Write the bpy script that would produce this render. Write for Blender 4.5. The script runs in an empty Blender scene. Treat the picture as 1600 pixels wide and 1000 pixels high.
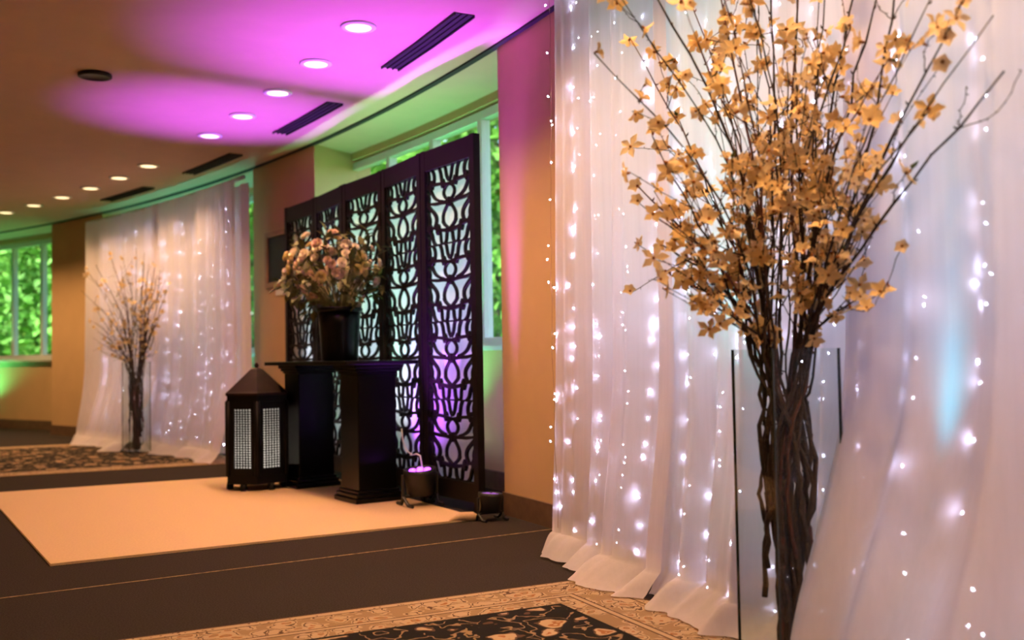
import bpy, math, random
from mathutils import Vector, Matrix

S = bpy.context.scene
COL = S.collection
R = math.radians

# ------------------------------------------------------------------ camera
cam_d = bpy.data.cameras.new('camera')
cam_d.sensor_width = 36.0
cam_d.lens = 35.0
cam = bpy.data.objects.new('camera', cam_d)
COL.objects.link(cam)
pitch, roll = R(2.061), R(1.0)
fw = Vector((0, math.cos(pitch), math.sin(pitch)))
rt0 = Vector((1, 0, 0)); up0 = rt0.cross(fw)
rt = rt0 * math.cos(roll) - up0 * math.sin(roll)
up = up0 * math.cos(roll) + rt0 * math.sin(roll)
m = Matrix((( rt.x, up.x, -fw.x, 0), (rt.y, up.y, -fw.y, 0), (rt.z, up.z, -fw.z, .9), (0, 0, 0, 1)))
cam.matrix_world = m
cam_d.dof.use_dof = True
cam_d.dof.focus_distance = 3.9
cam_d.dof.aperture_fstop = 1.9
cam_d.clip_start = .05
S.camera = cam

# ------------------------------------------------------------------ world, sun, exposure
W = bpy.data.worlds.new('sky'); S.world = W
W.use_nodes = True
wn = W.node_tree.nodes; wl = W.node_tree.links
sky = wn.new('ShaderNodeTexSky')
sky.sky_type = 'NISHITA'; sky.sun_disc = False
sky.sun_elevation = R(48); sky.sun_rotation = R(200); sky.air_density = 1.0
bgn = wn['Background']; bgn.inputs[1].default_value = .9
wl.new(sky.outputs[0], bgn.inputs[0])

sun_d = bpy.data.lights.new('sun', 'SUN')
sun_d.energy = 11; sun_d.angle = R(2); sun_d.color = (1, .95, .82)
sun = bpy.data.objects.new('sun', sun_d); COL.objects.link(sun)
sun.rotation_euler = Vector((.62, .42, -.8)).to_track_quat('-Z', 'Y').to_euler()

S.view_settings.view_transform = 'Standard'
S.view_settings.look = 'None'
S.view_settings.gamma = 1.0
S.view_settings.use_curve_mapping = False
S.view_settings.exposure = 0.0

# ------------------------------------------------------------------ helpers
CX, CY = -19.418, -4.473          # centre of the curved hall
WALL_R = 21.88
CEIL = 2.7

def P(r, t, z=0.0):
    a = R(t)
    return Vector((CX + r * math.cos(a), CY + r * math.sin(a), z))

def tag(o, label=None, cat=None, group=None, kind=None):
    if label: o['label'] = label
    if cat: o['category'] = cat
    if group: o['group'] = group
    if kind: o['kind'] = kind
    return o

def empty(name, loc=(0, 0, 0), rz=0.0):
    o = bpy.data.objects.new(name, None)
    o.empty_display_size = .05
    COL.objects.link(o); o.location = loc; o.rotation_euler = (0, 0, rz)
    return o

class MB:
    def __init__(s): s.v = []; s.f = []; s.mi = []
    def add(s, vs, fs, mi=0):
        b = len(s.v); s.v += [tuple(v) for v in vs]
        for f in fs: s.f.append(tuple(i + b for i in f)); s.mi.append(mi)
    def hexa(s, c8, mi=0):       # 8 corners: bottom ring then top ring
        s.add(c8, [(3, 2, 1, 0), (4, 5, 6, 7), (0, 1, 5, 4), (1, 2, 6, 5), (2, 3, 7, 6), (3, 0, 4, 7)], mi)
    def box(s, x0, x1, y0, y1, z0, z1, mi=0):
        s.hexa([(x0, y0, z0), (x1, y0, z0), (x1, y1, z0), (x0, y1, z0), (x0, y0, z1), (x1, y0, z1), (x1, y1, z1), (x0, y1, z1)], mi)
    def arc(s, r0, r1, t0, t1, z0, z1, n=0, mi=0, t0b=None, t1b=None):
        # curved block in hall coordinates; t0b/t1b give splayed ends at r1
        if not n: n = max(1, int(abs(t1 - t0) / 1.0))
        t0b = t0 if t0b is None else t0b; t1b = t1 if t1b is None else t1b
        vs = []; fs = []
        for i in range(n + 1):
            k = i / n; a = t0 + (t1 - t0) * k; b = t0b + (t1b - t0b) * k
            vs += [P(r0, a, z0), P(r1, b, z0), P(r1, b, z1), P(r0, a, z1)]
        for i in range(n):
            o = 4 * i
            for q in range(4):
                fs.append((o + q, o + (q + 1) % 4, o + 4 + (q + 1) % 4, o + 4 + q))
        fs.append((3, 2, 1, 0)); e = 4 * n; fs.append((e, e + 1, e + 2, e + 3))
        s.add(vs, fs, mi)
    def tube(s, pts, rad, n=6, mi=0, cap=True):
        pts = [Vector(p) for p in pts]
        if not hasattr(rad, '__len__'): rad = [rad] * len(pts)
        d = (pts[1] - pts[0]).normalized()
        u = d.orthogonal().normalized()
        vs = []; fs = []
        for i, p in enumerate(pts):
            if i == 0: t = pts[1] - pts[0]
            elif i == len(pts) - 1: t = pts[i] - pts[i - 1]
            else: t = pts[i + 1] - pts[i - 1]
            t.normalize(); u = (u - t * u.dot(t))
            u = u.normalized() if u.length > 1e-6 else t.orthogonal().normalized()
            w = t.cross(u)
            for k in range(n):
                a = 2 * math.pi * k / n
                vs.append(p + (u * math.cos(a) + w * math.sin(a)) * rad[i])
        for i in range(len(pts) - 1):
            for k in range(n):
                fs.append((i * n + k, i * n + (k + 1) % n, (i + 1) * n + (k + 1) % n, (i + 1) * n + k))
        if cap:
            fs.append(tuple(range(n - 1, -1, -1))); b = (len(pts) - 1) * n
            fs.append(tuple(b + k for k in range(n)))
        s.add(vs, fs, mi)
    def lathe(s, prof, n=24, mi=0, rot=0.0):      # prof: (radius, z) list
        vs = []; fs = []
        for r, z in prof:
            for k in range(n):
                a = 2 * math.pi * k / n + rot
                vs.append((r * math.cos(a), r * math.sin(a), z))
        for i in range(len(prof) - 1):
            for k in range(n):
                fs.append((i * n + k, i * n + (k + 1) % n, (i + 1) * n + (k + 1) % n, (i + 1) * n + k))
        fs.append(tuple(range(n - 1, -1, -1))); b = (len(prof) - 1) * n
        fs.append(tuple(b + k for k in range(n)))
        s.add(vs, fs, mi)
    def mesh(s, name, mats, smooth=False):
        me = bpy.data.meshes.new(name)
        me.from_pydata(s.v, [], s.f)
        if not isinstance(mats, (list, tuple)): mats = [mats]
        for mm in mats: me.materials.append(mm)
        if len(mats) > 1: me.polygons.foreach_set('material_index', s.mi)
        if smooth: me.polygons.foreach_set('use_smooth', [True] * len(me.polygons))
        me.update()
        return me
    def build(s, name, mats, parent=None, smooth=False, loc=None, rz=None, bevel=0):
        o = bpy.data.objects.new(name, s.mesh(name, mats, smooth))
        COL.objects.link(o)
        if parent: o.parent = parent
        if loc is not None: o.location = loc
        if rz is not None: o.rotation_euler = (0, 0, rz)
        if bevel:
            b = o.modifiers.new('bevel', 'BEVEL'); b.width = bevel; b.segments = 2; b.limit_method = 'ANGLE'
        return o

def inst(name, me, parent=None, loc=(0, 0, 0), rot=(0, 0, 0), sc=1.0):
    o = bpy.data.objects.new(name, me); COL.objects.link(o)
    o.parent = parent; o.location = loc; o.rotation_euler = rot
    o.scale = (sc, sc, sc) if not hasattr(sc, '__len__') else sc
    return o

def copy_tree(o, parent=None, keep=1.0):
    # copies a thing with its parts; keep thins out the blossoms of the copy
    c = o.copy(); COL.objects.link(c); c.parent = parent
    n = 0
    for ch in o.children:
        if ch.name.startswith('blossom'):
            n += 1
            if int(n * keep) == int((n - 1) * keep): continue
        copy_tree(ch, c)
    return c

def smooth(a, b, x):
    k = min(1, max(0, (x - a) / (b - a))); return k * k * (3 - 2 * k)

# ------------------------------------------------------------------ materials
def mat(name, col=(.8, .8, .8), rough=.6, metal=0, spec=.5, noise=None, bump=0, bscale=200, emit=None, estr=0):
    mm = bpy.data.materials.new(name); mm.use_nodes = True
    nt = mm.node_tree; b = nt.nodes['Principled BSDF']
    b.inputs['Base Color'].default_value = (*col, 1)
    b.inputs['Roughness'].default_value = rough
    b.inputs['Metallic'].default_value = metal
    b.inputs['Specular IOR Level'].default_value = spec
    tc = nt.nodes.new('ShaderNodeTexCoord')
    if noise:
        scale, amt = noise
        n = nt.nodes.new('ShaderNodeTexNoise'); n.inputs['Scale'].default_value = scale; n.inputs['Detail'].default_value = 4
        nt.links.new(tc.outputs['Object'], n.inputs['Vector'])
        r = nt.nodes.new('ShaderNodeValToRGB')
        r.color_ramp.elements[0].position = .3; r.color_ramp.elements[1].position = .7
        r.color_ramp.elements[0].color = (*[max(0, c * (1 - amt)) for c in col], 1)
        r.color_ramp.elements[1].color = (*[min(1, c * (1 + amt)) for c in col], 1)
        nt.links.new(n.outputs['Fac'], r.inputs['Fac']); nt.links.new(r.outputs['Color'], b.inputs['Base Color'])
    if bump:
        n2 = nt.nodes.new('ShaderNodeTexNoise'); n2.inputs['Scale'].default_value = bscale
        nt.links.new(tc.outputs['Object'], n2.inputs['Vector'])
        bp = nt.nodes.new('ShaderNodeBump'); bp.inputs['Strength'].default_value = bump; bp.inputs['Distance'].default_value = .01
        nt.links.new(n2.outputs['Fac'], bp.inputs['Height']); nt.links.new(bp.outputs[0], b.inputs['Normal'])
    if emit:
        b.inputs['Emission Color'].default_value = (*emit, 1); b.inputs['Emission Strength'].default_value = estr
    return mm

def cloth_mat(name, col, transp, transl):
    # thin fabric: diffuse + translucent, with a share of see-through weave
    mm = bpy.data.materials.new(name); mm.use_nodes = True
    nt = mm.node_tree; nt.nodes.clear()
    out = nt.nodes.new('ShaderNodeOutputMaterial')
    d = nt.nodes.new('ShaderNodeBsdfDiffuse'); t = nt.nodes.new('ShaderNodeBsdfTranslucent')
    tc = nt.nodes.new('ShaderNodeTexCoord'); mp = nt.nodes.new('ShaderNodeMapping')
    mp.inputs['Scale'].default_value = (60, 60, 1.5)
    n = nt.nodes.new('ShaderNodeTexNoise'); n.inputs['Scale'].default_value = 1.0
    r = nt.nodes.new('ShaderNodeValToRGB')
    r.color_ramp.elements[0].color = (*[c * .9 for c in col], 1); r.color_ramp.elements[1].color = (*col, 1)
    nt.links.new(tc.outputs['Object'], mp.inputs[0]); nt.links.new(mp.outputs[0], n.inputs['Vector'])
    nt.links.new(n.outputs['Fac'], r.inputs['Fac'])
    nt.links.new(r.outputs[0], d.inputs[0]); nt.links.new(r.outputs[0], t.inputs[0])
    mx = nt.nodes.new('ShaderNodeMixShader'); mx.inputs[0].default_value = transl
    nt.links.new(d.outputs[0], mx.inputs[1]); nt.links.new(t.outputs[0], mx.inputs[2])
    if transp > 0:
        tr = nt.nodes.new('ShaderNodeBsdfTransparent')
        m2 = nt.nodes.new('ShaderNodeMixShader'); m2.inputs[0].default_value = transp
        nt.links.new(mx.outputs[0], m2.inputs[1]); nt.links.new(tr.outputs[0], m2.inputs[2])
        nt.links.new(m2.outputs[0], out.inputs[0])
    else:
        nt.links.new(mx.outputs[0], out.inputs[0])
    return mm

def pane_mat(name, tint, gloss=.08):
    mm = bpy.data.materials.new(name); mm.use_nodes = True
    nt = mm.node_tree; nt.nodes.clear()
    out = nt.nodes.new('ShaderNodeOutputMaterial')
    tr = nt.nodes.new('ShaderNodeBsdfTransparent'); tr.inputs[0].default_value = (*tint, 1)
    g = nt.nodes.new('ShaderNodeBsdfGlossy'); g.inputs['Roughness'].default_value = .02
    fr = nt.nodes.new('ShaderNodeFresnel'); fr.inputs[0].default_value = 1.45
    mx = nt.nodes.new('ShaderNodeMixShader')
    ge = nt.nodes.new('ShaderNodeNewGeometry'); iv = nt.nodes.new('ShaderNodeMath'); iv.operation = 'SUBTRACT'; iv.inputs[0].default_value = 1
    ml = nt.nodes.new('ShaderNodeMath'); ml.operation = 'MULTIPLY'      # mirror only on the outer skin of the glass
    nt.links.new(ge.outputs['Backfacing'], iv.inputs[1]); nt.links.new(iv.outputs[0], ml.inputs[0]); nt.links.new(fr.outputs[0], ml.inputs[1])
    nt.links.new(ml.outputs[0], mx.inputs[0]); nt.links.new(tr.outputs[0], mx.inputs[1]); nt.links.new(g.outputs[0], mx.inputs[2])
    nt.links.new(mx.outputs[0], out.inputs[0])
    return mm

def oriental_mat(name, lx, ly):
    # bordered floral carpet in local metres, the carpet spans 0..lx, 0..ly
    mm = bpy.data.materials.new(name); mm.use_nodes = True
    nt = mm.node_tree; b = nt.nodes['Principled BSDF']
    b.inputs['Roughness'].default_value = .95; b.inputs['Specular IOR Level'].default_value = .1
    L = nt.links.new
    def math_(op, a, c=None):
        n = nt.nodes.new('ShaderNodeMath'); n.operation = op
        for i, q in enumerate((a, c)):
            if q is None: continue
            if isinstance(q, (int, float)): n.inputs[i].default_value = q
            else: L(q, n.inputs[i])
        return n.outputs[0]
    tc = nt.nodes.new('ShaderNodeTexCoord'); sp = nt.nodes.new('ShaderNodeSeparateXYZ')
    L(tc.outputs['Object'], sp.inputs[0])
    x, y = sp.outputs[0], sp.outputs[1]
    dist = math_('MINIMUM', math_('MINIMUM', x, math_('SUBTRACT', lx, x)), math_('MINIMUM', y, math_('SUBTRACT', ly, y)))
    def warped(scale, amt):
        n = nt.nodes.new('ShaderNodeTexNoise'); n.inputs['Scale'].default_value = scale
        L(tc.outputs['Object'], n.inputs['Vector'])
        v = nt.nodes.new('ShaderNodeVectorMath'); v.operation = 'MULTIPLY_ADD'
        L(n.outputs['Color'], v.inputs[0]); v.inputs[1].default_value = (amt,) * 3; L(tc.outputs['Object'], v.inputs[2])
        return v.outputs[0]
    def ramp(fac, stops):
        r = nt.nodes.new('ShaderNodeValToRGB'); r.color_ramp.interpolation = 'CONSTANT'
        e = r.color_ramp.elements
        e[0].position = stops[0][0]; e[0].color = (*stops[0][1], 1)
        e[1].position = stops[1][0]; e[1].color = (*stops[1][1], 1)
        for p_, c_ in stops[2:]:
            k = e.new(p_); k.color = (*c_, 1)
        L(fac, r.inputs[0]); return r.outputs[0]
    tan, tan2, dark, black, rust = (.40, .285, .18), (.26, .17, .095), (.09, .05, .03), (.012, .01, .009), (.28, .12, .05)
    vo = nt.nodes.new('ShaderNodeTexVoronoi'); vo.inputs['Scale'].default_value = 15; L(warped(12, .09), vo.inputs['Vector'])
    band = ramp(vo.outputs['Distance'], [(0, tan2), (.16, rust), (.24, tan), (.47, dark), (.53, tan), (.62, tan2)])
    v2 = nt.nodes.new('ShaderNodeTexVoronoi'); v2.inputs['Scale'].default_value = 7; L(warped(9, .16), v2.inputs['Vector'])
    field = ramp(v2.outputs['Distance'], [(0, tan), (.1, rust), (.2, tan), (.31, dark), (.36, black), (.56, tan2), (.6, black)])
    v3 = nt.nodes.new('ShaderNodeTexVoronoi'); v3.inputs['Scale'].default_value = 46; L(tc.outputs['Object'], v3.inputs['Vector'])
    guard = ramp(v3.outputs['Distance'], [(0, dark), (.22, tan)])
    def mix(fac, a, c):
        n = nt.nodes.new('ShaderNodeMix'); n.data_type = 'RGBA'
        L(fac, n.inputs[0])
        for q, i in ((a, 6), (c, 7)):
            if isinstance(q, tuple): n.inputs[i].default_value = (*q, 1)
            else: L(q, n.inputs[i])
        return n.outputs[2]
    def gt(v): return math_('GREATER_THAN', dist, v)
    c = mix(gt(.012), dark, guard)
    c = mix(gt(.045), c, dark); c = mix(gt(.052), c, band)
    c = mix(gt(.195), c, dark); c = mix(gt(.202), c, tan)
    c = mix(gt(.222), c, dark); c = mix(gt(.23), c, band)
    c = mix(gt(.305), c, black); c = mix(gt(.325), c, field)
    L(c, b.inputs['Base Color'])
    n = nt.nodes.new('ShaderNodeTexNoise'); n.inputs['Scale'].default_value = 400; L(tc.outputs['Object'], n.inputs['Vector'])
    bp = nt.nodes.new('ShaderNodeBump'); bp.inputs['Strength'].default_value = .3; bp.inputs['Distance'].default_value = .004
    L(n.outputs[0], bp.inputs['Height']); L(bp.outputs[0], b.inputs['Normal'])
    return mm

M = dict(
    wall=mat('wall_paint', (.56, .37, .19), .8, noise=(3, .05), bump=.1, bscale=300),
    ceiling=mat('ceiling_paint', (.60, .41, .29), .9, noise=(5, .03)),
    base=mat('baseboard_wood', (.13, .075, .045), .5, noise=(20, .2)),
    carpet=mat('dark_carpet', (.046, .036, .031), 1, spec=.05, noise=(160, .35), bump=.6, bscale=500),
    seam=mat('seam_thread', (.3, .2, .1), .9, noise=(40, .5)),
    rug=mat('cream_rug', (.66, .465, .285), 1, spec=.05, noise=(90, .06), bump=.4, bscale=350),
    black=mat('black_lacquer', (.002, .0018, .002), .28, spec=.2, noise=(8, .2)),
    slot=mat('vent_black', (.012, .011, .012), .8),
    screenw=mat('dark_screen_wood', (.005, .003, .0028), .5, spec=.2, noise=(14, .3)),
    bronze=mat('bronze_metal', (.022, .011, .008), .45, metal=.7, noise=(18, .3)),
    lanternb=mat('lantern_black', (.0025, .0022, .0022), .5, spec=.15, noise=(25, .3)),
    white_trim=mat('white_trim', (.8, .79, .76), .5),
    frame=mat('window_frame', (.62, .66, .64), .4),
    wood=mat('picture_wood', (.36, .21, .10), .5, noise=(12, .2)),
    picture=mat('picture_dark', (.012, .013, .012), .6),
    card=mat('white_card', (.8, .78, .74), .7),
    lamp=mat('lamp_lens', (.9, .85, .75), .4, emit=(1, .72, .38), estr=2.2),
    bulb=mat('fairy_bulb', (.9, .9, 1), .3, emit=(.72, .74, 1), estr=110),
    bulb2=mat('fairy_bulb_dim', (.9, .9, 1), .3, emit=(.72, .74, 1), estr=65),
    wire=mat('fairy_wire', (.30, .17, .12), .6),
    clearwire=mat('fairy_wire_clear', (.72, .66, .66), .5),
    bark=mat('bark', (.032, .015, .009), .7, noise=(60, .5), bump=.6, bscale=120),
    barkred=mat('bark_red', (.085, .022, .011), .55, noise=(50, .4), bump=.4, bscale=120),
    edge=mat('glass_edge', (.012, .022, .020), .12, spec=.8),
    petal=cloth_mat('blossom_petal', (.88, .64, .31), 0, .25),
    petal2=cloth_mat('blossom_petal_pale', (.90, .71, .43), 0, .25),
    stamen=mat('blossom_heart', (.30, .11, .025), .8),
    leafg=mat('leaf_green', (.13, .15, .03), .6, noise=(30, .3)),
    rose=cloth_mat('rose_petal', (.92, .82, .68), 0, .2),
    rosep=cloth_mat('rose_petal_pink', (.72, .54, .42), 0, .2),
    rosey=cloth_mat('rose_petal_yellow', (.66, .55, .28), 0, .2),
    green=mat('bouquet_leaf', (.10, .10, .03), .6, noise=(20, .3)),
    par=mat('par_can_black', (.01, .01, .011), .5),
    cable=mat('cable_white', (.75, .73, .72), .5),
    pipe=mat('pipe_metal', (.5, .5, .5), .35, metal=.8),
    lawn=mat('lawn', (.10, .26, .03), 1, noise=(2, .3)),
    trunk=mat('trunk', (.10, .07, .045), .9, noise=(9, .3)),
    sheer=cloth_mat('sheer_voile', (.93, .87, .97), .09, .5),
    liner=cloth_mat('white_liner', (.94, .90, .96), 0, .6),
    liner_thick=cloth_mat('white_liner_thick', (.90, .87, .97), 0, .22),
    backing=cloth_mat('screen_backing', (.92, .90, .90), 0, .6),
    lant_liner=cloth_mat('lantern_liner', (.9, .88, .85), 0, .7),
    pane=pane_mat('window_glass', (.94, .98, .96)),
    vglass=pane_mat('vase_glass', (.955, .98, .97)),
)
M['tree'] = mat('tree_leaf', (.13, .34, .035), .7, noise=(.9, .45))
M['tree2'] = mat('tree_leaf_yellow', (.28, .46, .05), .7, noise=(.9, .4))

# ------------------------------------------------------------------ structure
BAYS = [(16.57, 24.40), (27.77, 35.60), (38.97, 48.40), (51.80, 59.6)]
DEPTH = .45; SPL = .84; SILL = .97; HEAD = 2.62

mb = MB(); mb.arc(16.2, 22.75, -4, 64, -.12, 0, 68)
tag(mb.build('floor', M['carpet']), 'dark brown plain carpet covering the curved hall floor', kind='structure')
mb = MB(); mb.arc(16.2, 22.75, -4, 64, CEIL, CEIL + .15, 68)
tag(mb.build('ceiling', M['ceiling']), 'plain beige ceiling of the curved hall', kind='structure')

mb = MB()
solids = []; t = -4.0
for a, b in BAYS:
    solids.append((t, a)); t = b
solids.append((t, 64))
for i, (a, b) in enumerate(solids):
    mb.arc(WALL_R, WALL_R + DEPTH + .25, a, b, 0, CEIL, t0b=a + (SPL if i else 0), t1b=b - (SPL if i < len(solids) - 1 else 0))
for a, b in BAYS:
    mb.arc(WALL_R + DEPTH, WALL_R + DEPTH + .25, a - SPL, b + SPL, 0, SILL - .03)
    mb.arc(WALL_R + DEPTH, WALL_R + DEPTH + .25, a - SPL, b + SPL, HEAD + .02, CEIL)
tag(mb.build('wall_right', M['wall']), 'tan painted outer wall with deep window bays', kind='structure')
mb = MB(); mb.arc(16.2, 16.4, -4, 64, 0, CEIL, 34); tag(mb.build('wall_left', M['wall']), 'tan painted inner wall', kind='structure')
mb = MB(); mb.arc(16.2, 22.6, 63.6, 64, 0, CEIL); tag(mb.build('wall_far', M['wall']), 'tan wall closing the far end of the hall', kind='structure')
mb = MB(); mb.arc(16.2, 22.6, -4, -3.6, 0, CEIL); tag(mb.build('wall_back', M['wall']), 'tan wall behind the viewpoint', kind='structure')

mb = MB()
for a, b in solids: mb.arc(WALL_R - .018, WALL_R, a, b, 0, .125)
for a, b in BAYS: mb.arc(WALL_R + DEPTH - .018, WALL_R + DEPTH, a - SPL + .1, b + SPL - .1, 0, .125)
tag(mb.build('baseboard_right', M['base']), 'dark brown wooden baseboard along the outer wall', kind='structure')
mb = MB(); mb.arc(WALL_R - .03, WALL_R + .012, -4, 64, CEIL - .012, CEIL - .0005, 68)
tag(mb.build('trim_1', M['slot']), 'thin dark curtain track along the ceiling edge', kind='structure')

for i, (a, b) in enumerate(BAYS):
    a0, b0 = a - SPL, b + SPL
    rr = WALL_R + DEPTH
    mb = MB()
    mb.arc(rr + .02, rr + .09, a0, b0, SILL, SILL + .06); mb.arc(rr + .02, rr + .09, a0, b0, HEAD - .06, HEAD)
    mb.arc(rr + .02, rr + .09, a0, a0 + .16, SILL, HEAD); mb.arc(rr + .02, rr + .09, b0 - .16, b0, SILL, HEAD)
    w = mb.build('window_%d' % (i + 1), M['frame'])
    tag(w, ['window bay hidden behind the fairy-lit drape', 'wide window bay behind the carved folding screen', 'window bay behind the far white drape', 'window past the far white drape'][i], kind='structure')
    nb = max(2, round((b0 - a0) / 2.1)); st = (b0 - a0) / nb
    for k in range(1, nb):
        q = MB(); tt = a0 + st * k; q.arc(rr + .02, rr + .09, tt - .075, tt + .075, SILL + .06, HEAD - .06); q.build('mullion', M['frame'], w)
    for k in range(nb):
        q = MB(); q.arc(rr + .05, rr + .056, a0 + st * k + .05, a0 + st * (k + 1) - .05, SILL + .05, HEAD - .05, 2); q.build('pane', M['pane'], w)
    q = MB(); q.arc(rr - .06, rr + .02, a0 + .1, b0 - .1, SILL - .03, SILL); q.build('window_sill', M['frame'], w)

# ------------------------------------------------------------------ outside
mb = MB(); mb.arc(22.7, 46, 0, 90, -.4, -.25, 60)
tag(mb.build('ground_lawn', M['lawn']), 'green lawn outside the windows', kind='structure')

def leaf_cloud(seed, n, rx, rz, zc, size):
    rnd = random.Random(seed); q = MB()
    for _ in range(n):
        while True:
            p = Vector((rnd.uniform(-1, 1), rnd.uniform(-1, 1), rnd.uniform(-1, 1)))
            if .35 < p.length < 1 + .12 * math.sin(5 * p.x) : break
        c = Vector((p.x * rx, p.y * rx, zc + p.z * rz))
        d = Vector((rnd.gauss(0, 1), rnd.gauss(0, 1), rnd.gauss(0, .7))).normalized()
        s_ = d.orthogonal().normalized(); s_.rotate(Matrix.Rotation(rnd.uniform(0, 6.28), 3, d)); nrm = d.cross(s_)
        l = size * rnd.uniform(.6, 1.3); w = l * .32
        q.add([c - d * l * .5, c + s_ * w + nrm * w * .3, c + d * l * .5, c - s_ * w + nrm * w * .3], [(0, 1, 2), (0, 2, 3)])
    return q
tree_me = [leaf_cloud(1, 9000, 1.75, 3.9, 3.9, .24).mesh('crown', M['tree']), leaf_cloud(2, 8500, 1.7, 3.7, 3.7, .23).mesh('crown', M['tree2'])]
tq = MB(); tq.tube([(0, 0, -.3), (.05, 0, 1), (-.04, .05, 2.2), (.02, 0, 3.4)], [.16, .13, .1, .05], 8)
for a in range(5): tq.tube([(0, 0, 1.6 + .2 * a), (.6 * math.cos(a * 1.3), .6 * math.sin(a * 1.3), 2.3 + .25 * a)], [.06, .02], 6)
trunk_me = tq.mesh('trunk', M['trunk'], True)
rnd = random.Random(11)
k = 0
for t in [38 + 2.6 * i for i in range(18)]:
    for r in ((28.0, 32.2, 36.4)[k % 3],):
        kk = (k * 7 + k // 3) % 2
        e = empty('tree', P(r + rnd.uniform(-.2, .2), t + rnd.uniform(-.3, .3), -.28), rnd.uniform(0, 6.28))
        s_ = rnd.uniform(.88, 1.0); e.scale = (s_, s_, s_)
        tag(e, ['dark green leafy tree on the lawn outside', 'yellow-green leafy tree on the lawn outside'][kk], 'tree', 'trees outside the windows')
        c = inst('crown', tree_me[kk], e); c['kind'] = 'stuff'
        inst('trunk', trunk_me, e)
        k += 1

# ------------------------------------------------------------------ ceiling fixtures
ring = MB(); ring.lathe([(.068, 0), (.095, 0), (.098, -.006), (.09, -.012), (.072, -.012), (.066, -.004)], 28)
ring_me = ring.mesh('trim_ring', M['white_trim'], True)
lens = MB(); lens.lathe([(.0, -.003), (.072, -.003), (.072, -.0095), (.05, -.0125), (0.001, -.0135)], 24)
lens_me = lens.mesh('lens', M['lamp'], True)
sp_d = bpy.data.lights.new('downlight', 'SPOT')
sp_d.energy = 88; sp_d.color = (1, .56, .24); sp_d.spot_size = R(125); sp_d.spot_blend = .8; sp_d.shadow_soft_size = .06
LROW = [27.79 + 2.037 * i for i in range(11)]
for i, t in enumerate([27.79 - 2.037 * j for j in range(9, 0, -1)] + LROW + [50.2, 52.2, 54.3, 56.3]):
    if i == 9 + 5: continue            # this socket of the row is dark
    e = empty('recessed_downlight', P(21.04, t, CEIL))
    tag(e, 'round lit recessed downlight in the row curving along the ceiling', 'light', 'ceiling downlights in a curved row')
    inst('trim_ring', ring_me, e); inst('lens', lens_me, e)
    inst('downlight', sp_d, e, (0, 0, -.03))
for t in range(2, 62, 6):              # unseen second row, added for general light in the hall
    e = empty('recessed_downlight', P(17.6, t, CEIL))
    tag(e, 'round lit recessed downlight of an unseen row added along the inner wall', 'light', 'unseen ceiling downlights added along the inner wall')
    inst('trim_ring', ring_me, e); inst('lens', lens_me, e)
    inst('downlight', sp_d, e, (0, 0, -.03))

for i, (a, b) in enumerate([(15.9, 18.8), (21.3, 24.2), (26.66, 29.54), (32.06, 34.98), (37.49, 40.45), (43.0, 45.9)]):
    e = empty('ceiling_vent', P(21.48, (a + b) / 2, CEIL))
    def loc(mb_, e=e):
        mb_.v = [(v[0] - e.location.x, v[1] - e.location.y, v[2] - e.location.z) for v in mb_.v]; return mb_
    tag(e, 'long black slot air vent in the ceiling ' + ['above the near drape', 'above the near edge of the drape', 'above the near half of the carved screen', 'above the far half of the carved screen', 'above the near edge of the far drape', 'above the middle of the far drape'][i], 'vent', 'slot air vents in the ceiling')
    q = MB(); q.arc(21.425, 21.535, a, b, CEIL - .004, CEIL - .0005); loc(q).build('backing', M['slot'], e)
    q = MB(); q.arc(21.42, 21.428, a, b, CEIL - .016, CEIL - .0005); q.arc(21.532, 21.54, a, b, CEIL - .016, CEIL - .0005); loc(q).build('frame', M['slot'], e)
    for r in (21.462, 21.497):
        q = MB(); q.arc(r - .003, r + .003, a, b, CEIL - .012, CEIL - .003); loc(q).build('slat', M['slot'], e)

e = empty('ceiling_speaker', (-2.57, 6.14, CEIL))
tag(e, 'small round dark grille on the ceiling', 'ceiling grille')
q = MB(); q.lathe([(.075, -.001), (.1, -.001), (.1, -.02), (.085, -.024), (.075, -.018)], 28); q.build('rim', M['bronze'], e, True)
q = MB(); q.lathe([(.001, -.002), (.078, -.002), (.078, -.014), (.001, -.018)], 24); q.build('grille', M['slot'], e, True)

# ------------------------------------------------------------------ rugs
def slab(name, pts, z0, z1, mm, **k):
    n = len(pts); q = MB()
    vs = [(x, y, z0) for x, y in pts] + [(x, y, z1) for x, y in pts]
    q.add(vs, [tuple(range(n - 1, -1, -1)), tuple(range(n, 2 * n))] + [(i, (i + 1) % n, n + (i + 1) % n, n + i) for i in range(n)])
    return q.build(name, mm, **k)
o = slab('cream_rug', [(-2.07, 4.46), (-.19, 5.52), (-1.62, 7.93), (-3.67, 6.95)], .001, .012, M['rug'])
tag(o, 'plain cream rug laid under the table and lantern', 'rug')
q = MB(); q.tube([(-.36, 5.435, .012), (-.30, 5.47, .03), (-.235, 5.50, .022), (-.19, 5.53, .012)], [.004, .022, .026, .006], 8)
q.build('curled_corner', M['rug'], o, True)
a, b = Vector((-1.99, 3.87)), Vector((.25, 5.22)); d = (b - a).normalized(); n = Vector((-d.y, d.x)) * .004
a -= d * 1.5
tag(slab('trim_2', [tuple(a - n), tuple(b - n), tuple(b + n), tuple(a + n)], .0005, .002, M['seam']), 'thin pale seam across the dark carpet', kind='structure')

def carpet(name, corner, ang, lx, ly, label):
    q = MB(); q.box(0, lx, 0, ly, .0008, .006)
    o = q.build(name, oriental_mat(name + '_weave', lx, ly), loc=(corner[0], corner[1], 0), rz=ang)
    return tag(o, label, 'carpet')
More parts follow.
